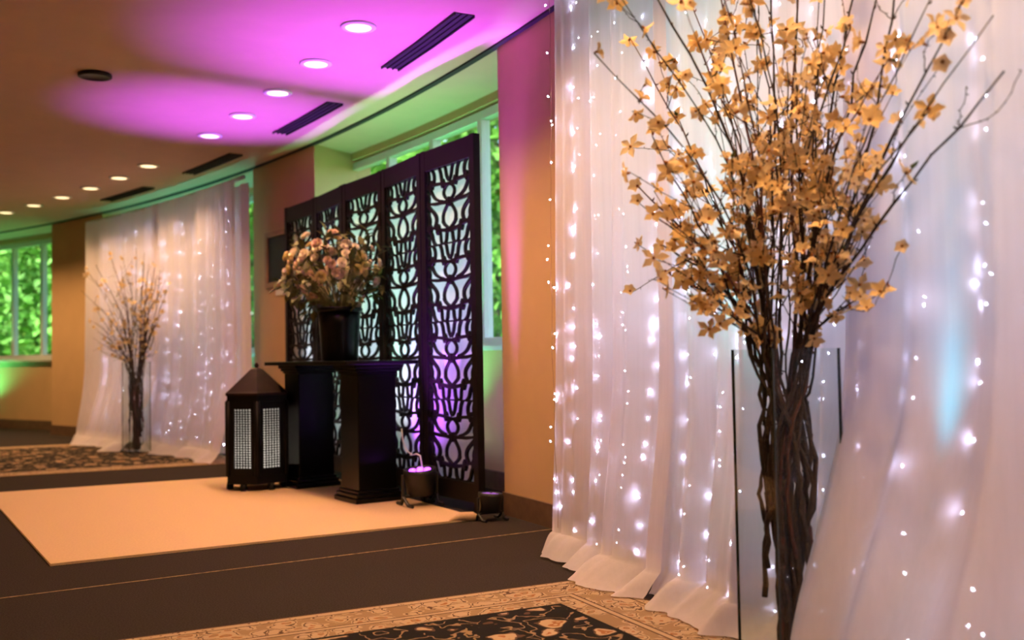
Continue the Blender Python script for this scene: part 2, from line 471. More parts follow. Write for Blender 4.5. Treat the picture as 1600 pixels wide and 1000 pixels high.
# far right corner of the near carpet is at (.297, 4.03); its sides run at 26 degrees
ang = R(26.1); u = Vector((math.cos(ang), math.sin(ang))); v = Vector((-u.y, u.x))
c0 = Vector((.297, 4.03)) - u * 4.2 - v * 3.6
carpet('oriental_carpet', c0, ang, 4.2, 3.6, 'floral black and tan bordered carpet at the foot of the fairy-lit drape')
ang = R(24); u = Vector((math.cos(ang), math.sin(ang)))
c0 = Vector((-2.42, 8.74)) - u * 4.5
carpet('oriental_carpet', c0, ang, 4.5, 3.2, 'floral black and tan bordered carpet in front of the far white drape')

# ------------------------------------------------------------------ drapes
SURF = []
def drape(name, t0, t1, r, ztop, mm, seed, fold=.035, per=.16, pool=.2, label='', group=None, flare=.08, dcol=.012, cols=None):
    rnd = random.Random(seed)
    length = R(abs(t1 - t0)) * r
    nc = cols or int(length / dcol)
    ph = [rnd.uniform(0, 6.28) for _ in range(8)]
    fr = [2 * math.pi / per * f for f in (.37, .63, 1.0, 1.62, 2.3)]
    am = [.55, .6, .5, .3, .16]
    rows = []
    nz = 34
    for i in range(nz + 1):
        k = i / nz; rows.append(ztop * (1 - k) + (.10 if pool > 0 else .03) * k)
    npool = 7 if pool > 0 else 0
    vs = []; fs = []
    nr = nz + 1 + npool
    for i in range(nc + 1):
        s_ = length * i / nc
        wave = sum(a_ * math.sin(f_ * s_ + p_) for a_, f_, p_ in zip(am, fr, ph[:5]))
        slow = math.sin(s_ * 2.1 + ph[5]) * .5 + math.sin(s_ * 5.3 + ph[6]) * .5
        tt = t0 + (t1 - t0) * i / nc
        lean = .4 * math.sin(s_ * 1.7 + ph[7])
        fl = flare * (1 + .6 * slow)
        for j, z in enumerate(rows):
            g = 1 - z / ztop
            amp = fold * (.55 + .45 * smooth(0, .8, g))
            off = amp * wave * .8 + fl * smooth(.55, 1.0, g) ** 2
            vs.append(P(r - off, tt + lean * .25 * g, z))
        u_ = i / nc; endf = .45 + .55 * smooth(0, .12, u_) * smooth(0, .12, 1 - u_)
        puff = .62 + .38 * math.sin(9.5 * s_ + ph[2]) * math.sin(4.1 * s_ + ph[3])
        for j in range(npool):
            kk = (j + 1) / npool
            off = fold * wave * .8 * (1 - .2 * kk) + fl + endf * pool * (.75 + .3 * slow + .25 * puff) * kk ** 1.25
            z = .010 + .09 * (1 - kk) ** 1.5 + (.035 * puff + .012 * wave) * math.sin(math.pi * kk)
            vs.append(P(r - off, tt + .25 * lean, max(.012, z)))
    for i in range(nc):
        for j in range(nr - 1):
            fs.append((i * nr + j, i * nr + j + 1, (i + 1) * nr + j + 1, (i + 1) * nr + j))
    q = MB(); q.add(vs, fs)
    o = q.build(name, mm, smooth=True)
    def surf(tt, z):
        i_ = (tt - t0) / (t1 - t0); s_ = length * i_; g = 1 - z / ztop
        wave = sum(a_ * math.sin(f_ * s_ + p_) for a_, f_, p_ in zip(am, fr, ph[:5]))
        slow = math.sin(s_ * 2.1 + ph[5]) * .5 + math.sin(s_ * 5.3 + ph[6]) * .5
        return r - (fold * (.55 + .45 * smooth(0, .8, g)) * wave * .8 + flare * (1 + .6 * slow) * smooth(.55, 1.0, g) ** 2)
    SURF.append((min(t0, t1), max(t0, t1), surf))
    return tag(o, label, 'curtain', group)

# near bay: opaque liners, lights in between, sheers in front
drape('liner_curtain', 24.75, 18.72, 21.77, 2.62, M['liner'], 5, .025, .2, 0, 'white lining curtain behind the sheer beside the tan pillar', flare=0)
drape('liner_curtain', 19.1, 12.5, 21.80, 2.62, M['liner'], 6, .025, .2, 0, 'white lining curtain behind the sheer that overlaps the vase', flare=0)
SURF.clear()
drape('sheer_curtain', 24.72, 22.25, 21.63, 2.62, M['sheer'], 2, .045, .17, .17, 'gathered sheer white curtain hanging beside the tan pillar', flare=.07)
drape('sheer_curtain', 22.45, 19.2, 21.645, 2.62, M['sheer'], 3, .042, .2, .12, 'gathered sheer white curtain hanging directly behind the branch vase', flare=.05)
drape('sheer_curtain', 19.5, 12.5, 21.61, 2.62, M['sheer'], 8, .05, .26, .14, 'gathered sheer white curtain sweeping over the foot of the branch vase', flare=.16)
q = MB(); q.tube([P(21.70, 12.4 + .4 * i, 2.64) for i in range(32)], .019, 10)
tag(q.build('curtain_rod', M['pipe'], smooth=True), 'metal rod carrying the near fairy-lit drape', 'rod')
# far bay
drape('liner_curtain', 38.05, 47.6, 21.68, 2.50, M['liner_thick'], 15, .03, .22, 0, 'white lining curtain of the far drape', flare=0, dcol=.02)
SURF[:] = [q_ for q_ in SURF if q_[0] < 38]
drape('sheer_curtain', 38.15, 43.3, 21.55, 2.52, M['sheer'], 12, .045, .3, .16, 'far gathered sheer white curtain beside the framed picture wall', flare=.12, dcol=.02)
drape('sheer_curtain', 43.0, 47.7, 21.56, 2.52, M['sheer'], 13, .045, .3, .16, 'far gathered sheer white curtain behind the distant branch vase', flare=.2, dcol=.02)
q = MB(); q.tube([P(21.62, 37.95 + .4 * i, 2.535) for i in range(26)], .019, 10)
tag(q.build('curtain_rod', M['pipe'], smooth=True), 'metal rod carrying the far white drape', 'rod')

# fairy lights
bq = MB(); bq.lathe([(.0006, -.0048), (.0026, -.003), (.0033, 0), (.0026, .003), (.0006, .0048)], 8)
bulb_me = [bq.mesh('bulb', M['bulb'], True), bq.mesh('bulb', M['bulb2'], True)]
def light_string(t, r, z0, z1, step, wmat, seed, label, group):
    rnd = random.Random(seed)
    base = P(r, t, 0); e = empty('string_light', base)
    pts = []; n = 22; ph = rnd.uniform(0, 6)
    for i in range(n + 1):
        z = z0 + (z1 - z0) * i / n
        tt = t + .05 * math.sin(2.3 * z + 2 * ph) + rnd.uniform(-.02, .02)
        rr = r
        if r > 21.58:             # hang just behind the sheer cloth
            for a_, b_, f_ in SURF:
                if a_ <= tt <= b_: rr = max(rr, f_(tt, z) + (.016 if t < 30 else .05))
        p = P(rr, tt, z) - base
        pts.append(p)
    q = MB(); q.tube(pts, .0013, 4); q.build('wire', wmat, e)
    z = z0 + rnd.uniform(.02, step)
    while z < z1:
        k = (z - z0) / (z1 - z0) * n; i = min(n - 1, int(k)); p = pts[i].lerp(pts[i + 1], k - i)
        inst('bulb', bulb_me[0 if rnd.random() < .35 else 1], e, p + Vector((rnd.uniform(-.02, .02), rnd.uniform(-.02, .02), 0)), (rnd.uniform(-1, 1), rnd.uniform(-1, 1), 0))
        z += step * rnd.choice([.25, .6, 1, 1.2, 1.6, 2.0])
    return tag(e, label, 'string light', group)
light_string(24.66, 21.575, .12, 2.6, .105, M['wire'], 40, 'brown fairy light string running down the open edge of the near drape', None)
for i, t in enumerate([24.35, 23.85, 23.4, 22.75, 22.15, 21.65, 21.15, 20.65, 20.1, 19.6, 19.0, 18.4, 17.8, 17.2, 16.6, 15.9]):
    light_string(t, 21.585, .05, 2.55, .085, M['clearwire'], 50 + i, 'white fairy light string hanging inside the near sheer drape', 'fairy light strings in the near drape')
for i, t in enumerate([38.9, 39.8, 40.7, 41.6, 42.5, 43.5, 44.5, 45.5, 46.5]):
    light_string(t, 21.585, .1, 2.35, .11, M['clearwire'], 80 + i, 'white fairy light string hanging inside the far sheer drape', 'fairy light strings in the far drape')

# ------------------------------------------------------------------ LED par cans
def par_can(loc, col, energy, aim, size, label, yoke_rz=0.0, h=.19, strength=14, scale=1.0):
    e = empty('led_uplight', loc); e.scale = (scale,) * 3
    tag(e, label, 'uplight', 'LED uplights on the floor')
    d = (Vector(aim) - Vector((loc[0], loc[1], loc[2] + h))).normalized()
    rotq = d.to_track_quat('Z', 'Y').to_euler()
    q = MB(); q.lathe([(.05, -.13), (.085, -.12), (.095, -.02), (.1, 0), (.1, .03), (.088, .03), (.085, .012)], 24)
    b = q.build('can', M['par'], e, True); b.location = (0, 0, h); b.rotation_euler = rotq
    lm = mat('led_' + label[:12].replace(' ', '_'), (.1, .1, .1), .3, emit=col, estr=strength)
    dq = MB(); dq.lathe([(.019, .012), (.021, .02), (.015, .026), (.002, .028)], 10); dm = dq.mesh('led', lm, True)
    for k in range(7):
        a = k * math.pi / 3; r_ = 0 if k == 6 else .052
        inst('led', dm, b, (r_ * math.cos(a), r_ * math.sin(a), 0))
    q = MB()
    for s_ in (-1, 1):
        q.tube([(s_ * .112, 0, h), (s_ * .112, 0, .06), (s_ * .10, -.05, .012), (s_ * .10, -.11, .012)], .011, 6)
        q.tube([(s_ * .112, 0, .06), (s_ * .10, .05, .012), (s_ * .10, .11, .012)], .011, 6)
    q.tube([(-.112, 0, .06), (.112, 0, .06)], .011, 6)
    y = q.build('yoke', M['par'], e); y.rotation_euler = (0, 0, yoke_rz)
    l = bpy.data.lights.new('led_beam', 'SPOT'); l.energy = energy; l.color = col; l.spot_size = R(size); l.spot_blend = 1.0; l.shadow_soft_size = .05
    lo = inst('led_beam', l, e); lo.location = Vector((0, 0, h)) + d * .06
    lo.rotation_euler = d.to_track_quat('-Z', 'Y').to_euler()
    return e
PURPLE = (.44, .06, 1.0); GREEN = (.12, 1.0, .32); TEAL = (.05, .95, .75); CYAN = (.05, .75, 1.0); WHITE = (.85, .88, 1.0)
par_can((-.57, 6.02, .012), PURPLE, 950, (-.68, 5.80, 2.7), 64, 'black LED uplight with purple lamps beside the table', R(30), strength=6)
par_can((-1.56, 7.52, .012), PURPLE, 760, (-2.0, 7.25, 2.7), 52, 'black LED uplight with purple lamps hidden behind the table', R(30))
p = P(21.71, 27.36); par_can((p.x, p.y, 0), PURPLE, 1000, P(21.93, 27.35, 2.66), 12, 'black LED uplight with purple lamps standing between the carved screen and the pillar', R(30), strength=.6, scale=.68)
p = P(22.05, 30.2); par_can((p.x, p.y, 0), PURPLE, 90, P(21.75, 29.6, .7), 90, 'black LED uplight with purple lamps behind the carved screen', R(30))
for t in (31.0, 33.2, 35.4):  # unseen white uplights, added to brighten the screen's cloth backing
    p = P(22.18, t); par_can((p.x, p.y, 0), WHITE, 60, P(21.75, t - .6, 1.0), 74, 'black LED uplight with white lamps washing the back of the carved screen', R(30))
p = P(22.06, 33.6); par_can((p.x, p.y, 0), GREEN, 130, P(22.2, 33.4, 2.7), 84, 'black LED uplight with green lamps behind the carved screen', R(30))
p = P(22.06, 31.3); par_can((p.x, p.y, 0), GREEN, 100, P(22.2, 30.0, 2.7), 80, 'black LED uplight with green lamps behind the middle of the carved screen', R(30))
p = P(22.06, 40.3); par_can((p.x, p.y, 0), TEAL, 80, P(22.3, 41.0, 2.7), 80, 'black LED uplight with teal lamps behind the far drape', R(40))
p = P(22.06, 45.5); par_can((p.x, p.y, 0), TEAL, 80, P(22.3, 45.0, 2.7), 80, 'black LED uplight with teal lamps at the far end behind the far drape', R(40))
p = P(22.06, 58.2); par_can((p.x, p.y, 0), GREEN, 110, P(22.1, 56.0, 2.7), 110, 'black LED uplight with green lamps under the window past the far drape', R(50))
p = P(21.70, 18.7); par_can((p.x, p.y, 0), CYAN, 520, P(21.668, 18.7, 2.0), 11, 'small black LED uplight with cyan lamps tucked inside the near drape', R(20), scale=.5)
p = P(22.05, 21.6); par_can((p.x, p.y, 0), TEAL, 600, P(21.8, 21.7, 1.3), 24, 'black LED uplight with teal lamps behind the near drape and vase', R(20))

q = MB(); q.tube([(-.70, 6.22, .46), (-.69, 6.21, .38), (-.665, 6.19, .325), (-.63, 6.16, .30), (-.60, 6.13, .31), (-.575, 6.11, .30), (-.565, 6.10, .24), (-.57, 6.09, .15)], .0045, 6)
tag(q.build('power_cable', M['cable'], smooth=True), 'short white cable looping down beside the table', 'cable')

# ------------------------------------------------------------------ carved folding screen
SR = Vector((-.195, 5.70)); SL = Vector((-1.90, 8.47)); SH = 2.19
NP = 5
dirv = (SL - SR); PW = dirv.length / NP; sd = dirv.normalized()
scr = empty('carved_screen', (SR.x, SR.y, 0), math.atan2(sd.y, sd.x))
tag(scr, 'tall dark pierced wooden screen of five panels backed with white cloth', 'screen')

def ribbon(mbx, pts, w, y0, y1):
    # flat bar of width w following pts in the (x,z) plane, between depths y0..y1
    n = len(pts); L_ = []; Rr = []
    for i, (x, z) in enumerate(pts):
        ax, az = pts[max(0, i - 1)]; bx, bz = pts[min(n - 1, i + 1)]
        dx, dz = bx - ax, bz - az; l = math.hypot(dx, dz) or 1
        ww = .74 * (w[i] if hasattr(w, '__len__') else w)
        L_.append((x - dz / l * ww / 2, z + dx / l * ww / 2)); Rr.append((x + dz / l * ww / 2, z - dx / l * ww / 2))
    vs = []; fs = []
    for i in range(n):
        vs += [(L_[i][0], y0, L_[i][1]), (Rr[i][0], y0, Rr[i][1]), (Rr[i][0], y1, Rr[i][1]), (L_[i][0], y1, L_[i][1])]
    for i in range(n - 1):
        o_ = 4 * i
        for k_ in range(4): fs.append((o_ + k_, o_ + 4 + k_, o_ + 4 + (k_ + 1) % 4, o_ + (k_ + 1) % 4))
    fs.append((0, 1, 2, 3)); e_ = 4 * (n - 1); fs.append((e_ + 3, e_ + 2, e_ + 1, e_))
    mbx.add(vs, fs)
def bez(p0, p1, p2, p3, n=10):
    out = []
    for i in range(n + 1):
        t_ = i / n; a_ = 1 - t_
        out.append((a_**3*p0[0]+3*a_*a_*t_*p1[0]+3*a_*t_*t_*p2[0]+t_**3*p3[0], a_**3*p0[1]+3*a_*a_*t_*p1[1]+3*a_*t_*t_*p2[1]+t_**3*p3[1]))
    return out
ST = .052
def lattice(w, z0, z1):
    # tulip and bell fretwork, mirrored about the panel's middle line
    q = MB(); h = w / 2; n = 4; uh = (z1 - z0) / n; Y0, Y1 = -.009, .009
    def sym(pts, wd):
        for s_ in (-1, 1): ribbon(q, [(s_ * x * h, z) for x, z in pts], wd, Y0, Y1)
    def knob(x, z, rx, rz_):
        for s_ in ((-1, 1) if x else (1,)):
            ribbon(q, [(s_ * x * h, z - rz_), (s_ * x * h, z - rz_ * .5), (s_ * x * h, z), (s_ * x * h, z + rz_ * .5), (s_ * x * h, z + rz_)], [.004, rx * 1.7, rx * 2, rx * 1.7, .004], Y0 - .002, Y1 + .002)
    for k_ in range(n):
        b = z1 - uh * (k_ + 1); U = lambda f: b + uh * f
        # upright petals of the crown
        sym(bez((.0, U(.80)), (.16, U(.86)), (.10, U(.96)), (.20, U(1.0))), .017)
        sym(bez((.30, U(.78)), (.36, U(.86)), (.34, U(.94)), (.46, U(1.0))), .02)
        sym(bez((.74, U(.79)), (.62, U(.87)), (.66, U(.95)), (.78, U(1.0))), .02)
        sym(bez((1.0, U(.80)), (.86, U(.86)), (.9, U(.95)), (.98, U(1.0))), .014)
        # curled cross band
        sym(bez((1.0, U(.775)), (.75, U(.81)), (.45, U(.80)), (.0, U(.755))), .026)
        knob(.28, U(.785), .02, .03); knob(.78, U(.80), .018, .03)
        # medallion with leaf
        sym(bez((.0, U(.77)), (.34, U(.70)), (.30, U(.60)), (.0, U(.545))), .017)
        sym(bez((.92, U(.79)), (.72, U(.68)), (.78, U(.60)), (.30, U(.555))), .02)
        sym(bez((1.0, U(.70)), (.88, U(.66)), (.9, U(.60)), (1.0, U(.56))), .014)
        sym(bez((1.0, U(.575)), (.66, U(.52)), (.36, U(.545)), (.0, U(.525))), [.014, .018, .022, .026, .028, .026, .024, .026, .03, .034, .036])
        knob(.0, U(.53), .016, .03)
        # bells
        sym(bez((.06, U(.52)), (.14, U(.44)), (.36, U(.40)), (.26, U(.27))), .018)
        sym(bez((.98, U(.55)), (.80, U(.44)), (.42, U(.40)), (.66, U(.24))), .026)
        sym(bez((1.0, U(.44)), (.86, U(.38)), (.84, U(.30)), (.98, U(.23))), .016)
        sym(bez((.30, U(.30)), (.24, U(.24)), (.12, U(.22)), (.0, U(.175))), .02)
        # lower curls and band
        sym(bez((1.0, U(.235)), (.72, U(.26)), (.50, U(.17)), (.0, U(.165))), [.034, .032, .03, .026, .022, .02, .022, .026, .03, .034, .036])
        knob(.52, U(.20), .024, .035); knob(.88, U(.225), .022, .03)
        sym(bez((.10, U(.16)), (.16, U(.10)), (.10, U(.05)), (.22, U(.0))), .02)
        sym(bez((.46, U(.19)), (.36, U(.12)), (.44, U(.05)), (.34, U(.0))), .016)
        sym(bez((.92, U(.21)), (.70, U(.13)), (.84, U(.06)), (.62, U(.0))), .022)
        sym(bez((1.0, U(.12)), (.92, U(.09)), (.92, U(.04)), (1.0, U(.0))), .014)
        ribbon(q, [(-h, b), (h, b)], .012, Y0, Y1)
    return q
iw = PW - .012 - 2 * ST
lat_me = lattice(iw, .17, SH - .13).mesh('fretwork', M['screenw'])
fq = MB(); x0, x1 = -PW / 2 + .006, PW / 2 - .006
fq.box(x0, x0 + ST, -.022, .022, 0, SH); fq.box(x1 - ST, x1, -.022, .022, 0, SH)
fq.box(x0 + ST, x1 - ST, -.02, .02, SH - .13, SH - .004); fq.box(x0 + ST, x1 - ST, -.02, .02, .06, .17)
frame_me = fq.mesh('panel_frame', M['screenw'])
bq = MB(); nn = 12
for i in range(nn):
    xa = x0 + ST * .4 + (x1 - x0 - ST * .8) * i / nn; xb = x0 + ST * .4 + (x1 - x0 - ST * .8) * (i + 1) / nn
    bq.add([(xa, -.020 - .003 * (i % 2), .12), (xb, -.020 - .003 * ((i + 1) % 2), .12), (xb, -.020 - .003 * ((i + 1) % 2), SH - .08), (xa, -.020 - .003 * (i % 2), SH - .08)], [(0, 1, 2, 3)])
back_me = bq.mesh('cloth_backing', M['backing'])
hq = MB(); hq.lathe([(.007, -.05), (.009, -.045), (.009, .045), (.007, .05)], 8); hinge_me = hq.mesh('hinge', M['bronze'])
for k in range(NP):
    pf = inst('panel_frame', frame_me, scr, (PW * (k + .5), 0, 0), (0, 0, R(2.2) * (-1) ** k))
    inst('fretwork', lat_me, pf)
    inst('cloth_backing', back_me, pf)
    if k:
        for z in (.35, 1.1, 1.85): inst('hinge', hinge_me, scr, (PW * k, .022, z))

# ------------------------------------------------------------------ table on two pedestals
TA = math.atan2(.825, -.565)          # long axis of the table
def pedestal(loc, label):
    e = empty('pedestal', (loc[0], loc[1], .012), TA)
    tag(e, label, 'pedestal', 'black pedestals under the table')
    q = MB(); q.box(-.165, .165, -.165, .165, 0, .03); q.box(-.155, .155, -.155, .155, .03, .055); q.box(-.143, .143, -.143, .143, .055, .075)
    q.build('base', M['black'], e, bevel=.006)
    q = MB(); q.box(-.13, .13, -.13, .13, .075, .79); q.build('shaft', M['black'], e, bevel=.004)
    q = MB(); q.box(-.14, .14, -.14, .14, .79, .805); q.box(-.152, .152, -.152, .152, .805, .825); q.box(-.165, .165, -.165, .165, .825, .848)
    q.build('capital', M['black'], e, bevel=.005)
    return e
pedestal((-.92, 6.31), 'square black column with stepped foot under the table end by the LED uplight')
pedestal((-1.45, 7.08), 'square black column with stepped foot under the table end by the lantern')
q = MB(); q.box(-.68, .68, -.25, .25, 0, .026)
tag(q.build('table_top', M['black'], loc=(-1.185, 6.695, .860), rz=TA, bevel=.006), 'thin black table top lying across two black pedestals', 'table top')

# ------------------------------------------------------------------ pot and bouquet
px, py, pz = -1.165, 6.72, .886
e = empty('flower_pot', (px, py, pz)); tag(e, 'black round urn holding roses on the table top', 'urn')
q = MB(); q.lathe([(.118, 0), (.122, .01), (.128, .12), (.136, .24), (.142, .33)], 28); q.build('bowl', M['black'], e, True)
q = MB(); q.lathe([(.142, .325), (.155, .335), (.158, .352), (.15, .36), (.135, .355), (.130, .30), (.05, .28)], 28); q.build('rim', M['black'], e, True)

def rose_mesh(mm, seed):
    rnd = random.Random(seed); q = MB()
    for ring_, (n, rr, h, tilt) in enumerate([(3, .010, .030, .1), (4, .020, .030, .35), (5, .030, .026, .7), (6, .038, .016, 1.05)]):
        for k in range(n):
            a = 2 * math.pi * (k + .5 * ring_) / n + rnd.uniform(-.2, .2); w = 1.25 * math.pi * rr / n + .006
            ca, sa = math.cos(a), math.sin(a)
            def pt(s_, f, b_): 
                r_ = rr * (.35 + .65 * f) + h * .5 * f * math.sin(tilt) + b_
                return (ca * r_ - sa * s_ * w, sa * r_ + ca * s_ * w, -.012 + (h * 1.2) * f * math.cos(tilt * .8))
            q.add([pt(-.5, 0, 0), pt(.5, 0, 0), pt(-1, .6, 0), pt(0, .6, .006), pt(1, .6, 0), pt(-.6, 1, .003), pt(.6, 1, .003)], [(0, 1, 3), (0, 3, 2), (1, 4, 3), (2, 3, 5), (3, 6, 5), (3, 4, 6)])
    return q.mesh('bloom', mm, True)
roses = [rose_mesh(M['rose'], 1), rose_mesh(M['rosep'], 2), rose_mesh(M['rosey'], 3)]
lq = MB()
lq.add([(0, 0, 0), (.018, .018, .004), (.0, .022, -.003), (-.018, .018, .004), (.02, .045, .002), (0, .045, -.006), (-.02, .045, .002), (0, .08, -.012)], [(0, 1, 2), (0, 2, 3), (1, 4, 5, 2), (2, 5, 6, 3), (4, 7, 5), (5, 7, 6)])
bleaf_me = lq.mesh('leaf', M['green'], True)
rnd = random.Random(21)
core = Vector((px, py, pz + .30)); mid = Vector((px - .04, py, pz + .60))
def out_dir():
    while True:
        d_ = Vector((rnd.gauss(0, 1), rnd.gauss(0, 1), rnd.gauss(.05, .8)))
        if d_.length > .3:
            d_.normalize()
            if d_.z > -.85 and (d_.z > -.5 or math.hypot(d_.x, d_.y) > .5): return d_
def stem_to(parent, vec, mm, rad=.003):
    q = MB(); L_ = vec; q.tube([-L_, -L_ * .5 + Vector((0, 0, .01)), Vector((0, 0, -.008))], rad, 4); return q.build('stem', mm, parent)
names = ['cream', 'dusty pink', 'yellow']
for k in range(84):
    d_ = out_dir(); kk = [0, 0, 1, 0, 2, 2][k % 6]
    if d_.z < -.1 and kk == 0: kk = 1
    rad = rnd.uniform(.20, .33); sc = Vector((1.02, 1.02, .94))
    p = mid + Vector((d_.x * sc.x, d_.y * sc.y, d_.z * sc.z)) * rad
    e = empty('rose', p)
    tag(e, names[kk] + ' rose in the bouquet on the black urn', 'rose', names[kk] + ' roses in the urn')
    b = inst('bloom', roses[kk], e, (0, 0, 0), d_.to_track_quat('Z', 'Y').to_euler(), rnd.uniform(.55, .85))
    stem_to(e, (p - core) * .96, M['green'])
for k in range(60):
    d_ = out_dir(); rad = rnd.uniform(.26, .39)
    p = mid + Vector((d_.x * 1.04, d_.y * 1.04, d_.z * .94)) * rad
    e = empty('leaf_sprig', p)
    tag(e, 'olive green leafy sprig in the bouquet on the black urn', 'sprig', 'leaf sprigs in the urn')
    vec = (p - core) * .96; stem_to(e, vec, M['green'], .002)
    for j in range(6):
        dd = (d_ + Vector((rnd.gauss(0, .8), rnd.gauss(0, .8), rnd.gauss(0, .8)))).normalized()
        inst('leaf', bleaf_me, e, -vec * (.06 * j), dd.to_track_quat('Y', 'Z').to_euler(), rnd.uniform(.8, 1.2))

# ------------------------------------------------------------------ lantern
lan = empty('floor_lantern', (-1.795, 6.98, .012), math.atan2(-6.98, 1.795))
tag(lan, 'dark hexagonal metal lantern with grid windows and pointed roof standing on the cream rug', 'lantern')
LR = .232
hexp = lambda r, k: (r * math.cos(k * math.pi / 3), r * math.sin(k * math.pi / 3))
q = MB(); q.lathe([(LR * .93, .045), (LR * .99, .05), (LR * .99, .10), (LR * .95, .105)], 6); q.build('base_plate', M['lanternb'], lan)
q = MB(); q.lathe([(LR * .95, .60), (LR * .99, .605), (LR * .99, .655), (LR * .94, .66)], 6); q.build('top_band', M['lanternb'], lan)
for k in range(6):
    x, y = hexp(LR * .88, k + .5) ; x *= .9; y *= .9
    q = MB(); q.lathe([(.02, 0), (.026, .01), (.022, .046)], 10); q.build('foot', M['lanternb'], lan, True, loc=(x, y, 0))
    x, y = hexp(LR * .955, k)
    q = MB(); q.lathe([(.02, .10), (.02, .61)], 8); q.build('post', M['lanternb'], lan, True, loc=(x, y, 0))
ap = LR * .955 * math.cos(math.pi / 6); sw = LR * .955
pq = MB(); hx = sw / 2
wz0, wz1, wx = .155, .555, hx * .58
pq.box(-hx, -wx, -.005, .005, .10, .61); pq.box(wx, hx, -.005, .005, .10, .61); pq.box(-wx, wx, -.005, .005, .10, wz0); pq.box(-wx, wx, -.005, .005, wz1, .61)
side_me = pq.mesh('side_panel', M['lanternb'])
gq = MB(); nx, nz = 6, 24
for i in range(1, nx):
    x = -wx + 2 * wx * i / nx; gq.box(x - .0046, x + .0046, -.003, .003, wz0, wz1)
for j in range(1, nz):
    z = wz0 + (wz1 - wz0) * j / nz; gq.box(-wx, wx, -.0028, .0028, z - .0042, z + .0042)
grid_me = gq.mesh('window_grid', M['lanternb'])
gl = MB(); gl.box(-wx, wx, -.013, -.011, wz0, wz1); lin_me = gl.mesh('frosted_pane', M['lant_liner'])
for k in range(6):
    a = (k + .5) * math.pi / 3
    s_ = inst('side_panel', side_me, lan, (ap * math.cos(a), ap * math.sin(a), 0), (0, 0, a - math.pi / 2))
    inst('window_grid', grid_me, s_); inst('frosted_pane', lin_me, s_)
q = MB(); q.lathe([(LR * 1.03, .648), (LR * 1.04, .664), (LR * .97, .676), (.05, .825), (.03, .835)], 6); q.build('roof', M['bronze'], lan)
q = MB(); q.lathe([(.02, .83), (.012, .84), (.018, .852), (.010, .866), (.003, .875)], 12); q.build('finial', M['bronze'], lan, True)
q = MB(); q.lathe([(.035, .105), (.036, .11), (.036, .18), (.03, .185), (.002, .18)], 16); q.build('candle', M['card'], lan, True)
l = bpy.data.lights.new('candle_light', 'POINT'); l.energy = 16; l.color = (1, .93, .84); l.shadow_soft_size = .05
inst('candle_light', l, lan, (0, 0, .24))

# ------------------------------------------------------------------ picture on the far pier
tm = 37.5; e = empty('framed_picture', P(WALL_R, tm, 1.80), R(tm)); tag(e, 'dark picture in a wooden frame on the tan wall beside the far drape', 'picture')
w, h, bw = .52, .50, .045
q = MB(); q.box(-.03, 0, -w / 2, w / 2, -h / 2, -h / 2 + bw); q.box(-.03, 0, -w / 2, w / 2, h / 2 - bw, h / 2)
q.box(-.03, 0, -w / 2, -w / 2 + bw, -h / 2 + bw, h / 2 - bw); q.box(-.03, 0, w / 2 - bw, w / 2, -h / 2 + bw, h / 2 - bw); q.build('frame', M['wood'], e)
q = MB(); q.box(-.014, -.002, -w / 2 + bw, w / 2 - bw, -h / 2 + bw, h / 2 - bw); q.build('picture_panel', M['picture'], e)
e = empty('wall_placard', P(WALL_R, 37.35, 1.51), R(37.35)); tag(e, 'small white placard under the dark framed picture', 'placard')
q = MB(); q.box(-.012, 0, -.13, .13, -.035, .035); q.build('plate', M['card'], e, bevel=.003)
q = MB(); q.box(-.015, -.011, -.10, .10, -.012, .012); q.build('inset', M['white_trim'], e)

# ------------------------------------------------------------------ glass vase with blossom branches
VX, VY = .75, 2.75
def vase(loc, rz, label):
    e = empty('glass_vase', loc, rz); tag(e, label, 'vase', 'tall square glass vases')
    s_ = .105; t_ = .006; h = .9
    q = MB(); q.box(-s_, s_, -s_, s_, 0, .022); q.build('base', M['vglass'], e)
    for k in range(4):
        q = MB(); q.box(-s_ + t_, s_ - t_, s_ - t_, s_, .022, h); q.build('glass_wall', M['vglass'], e, rz=k * math.pi / 2)
        q = MB(); q.box(s_ - t_, s_, s_ - t_, s_, 0, h); q.build('edge', M['edge'], e, rz=k * math.pi / 2)
    return e
vase((VX, VY, .006), R(17.7), 'tall square clear glass vase full of flowering branches by the near drape')

TIPS = [(-0.525, -0.184, 1.655), (-0.453, -0.121, 1.837), (-0.392, 0.117, 1.789), (-0.386, 0.025, 1.334), (-0.345, -0.18, 1.214), (-0.336, -0.038, 1.165), (-0.278, -0.019, 1.069), (-0.249, -0.153, 1.001), (0.31, -0.606, 1.593), (0.317, -0.63, 1.463), (0.247, -0.417, 1.435), (0.23, -0.365, 1.409), (0.279, -0.514, 1.646), (0.268, -0.48, 1.748), (0.222, -0.342, 1.849), (0.177, -0.21, 1.936), (0.132, -0.101, 2.017), (0.088, 0.043, 2.079), (0.006, 0.072, 2.131), (-0.127, -0.097, 2.006), (-0.238, -0.219, 1.973), (-0.253, 0.189, 2.07), (-0.388, -0.095, 1.924), (0.157, -0.152, 1.721), (0.204, -0.287, 1.596), (0.114, -0.029, 1.833), (-0.062, -0.022, 1.82), (-0.199, 0.105, 1.772), (-0.196, -0.207, 1.559), (0.051, 0.077, 1.704), (0.138, -0.096, 1.583), (0.142, -0.182, 1.002), (0.121, -0.05, 1.104), (-0.248, 0.171, 1.564), (-0.37, -0.133, 1.445), (-0.22, 0.045, 1.353), (0.185, -0.232, 1.365), (0.098, 0.015, 1.432), (-0.008, 0.083, 1.503), (-0.136, -0.128, 1.272), (0.087, 0.047, 1.97), (-0.149, 0.056, 1.941), (-0.035, 0.067, 2.017), (0.199, -0.274, 1.811)]
BARE = {8, 9}

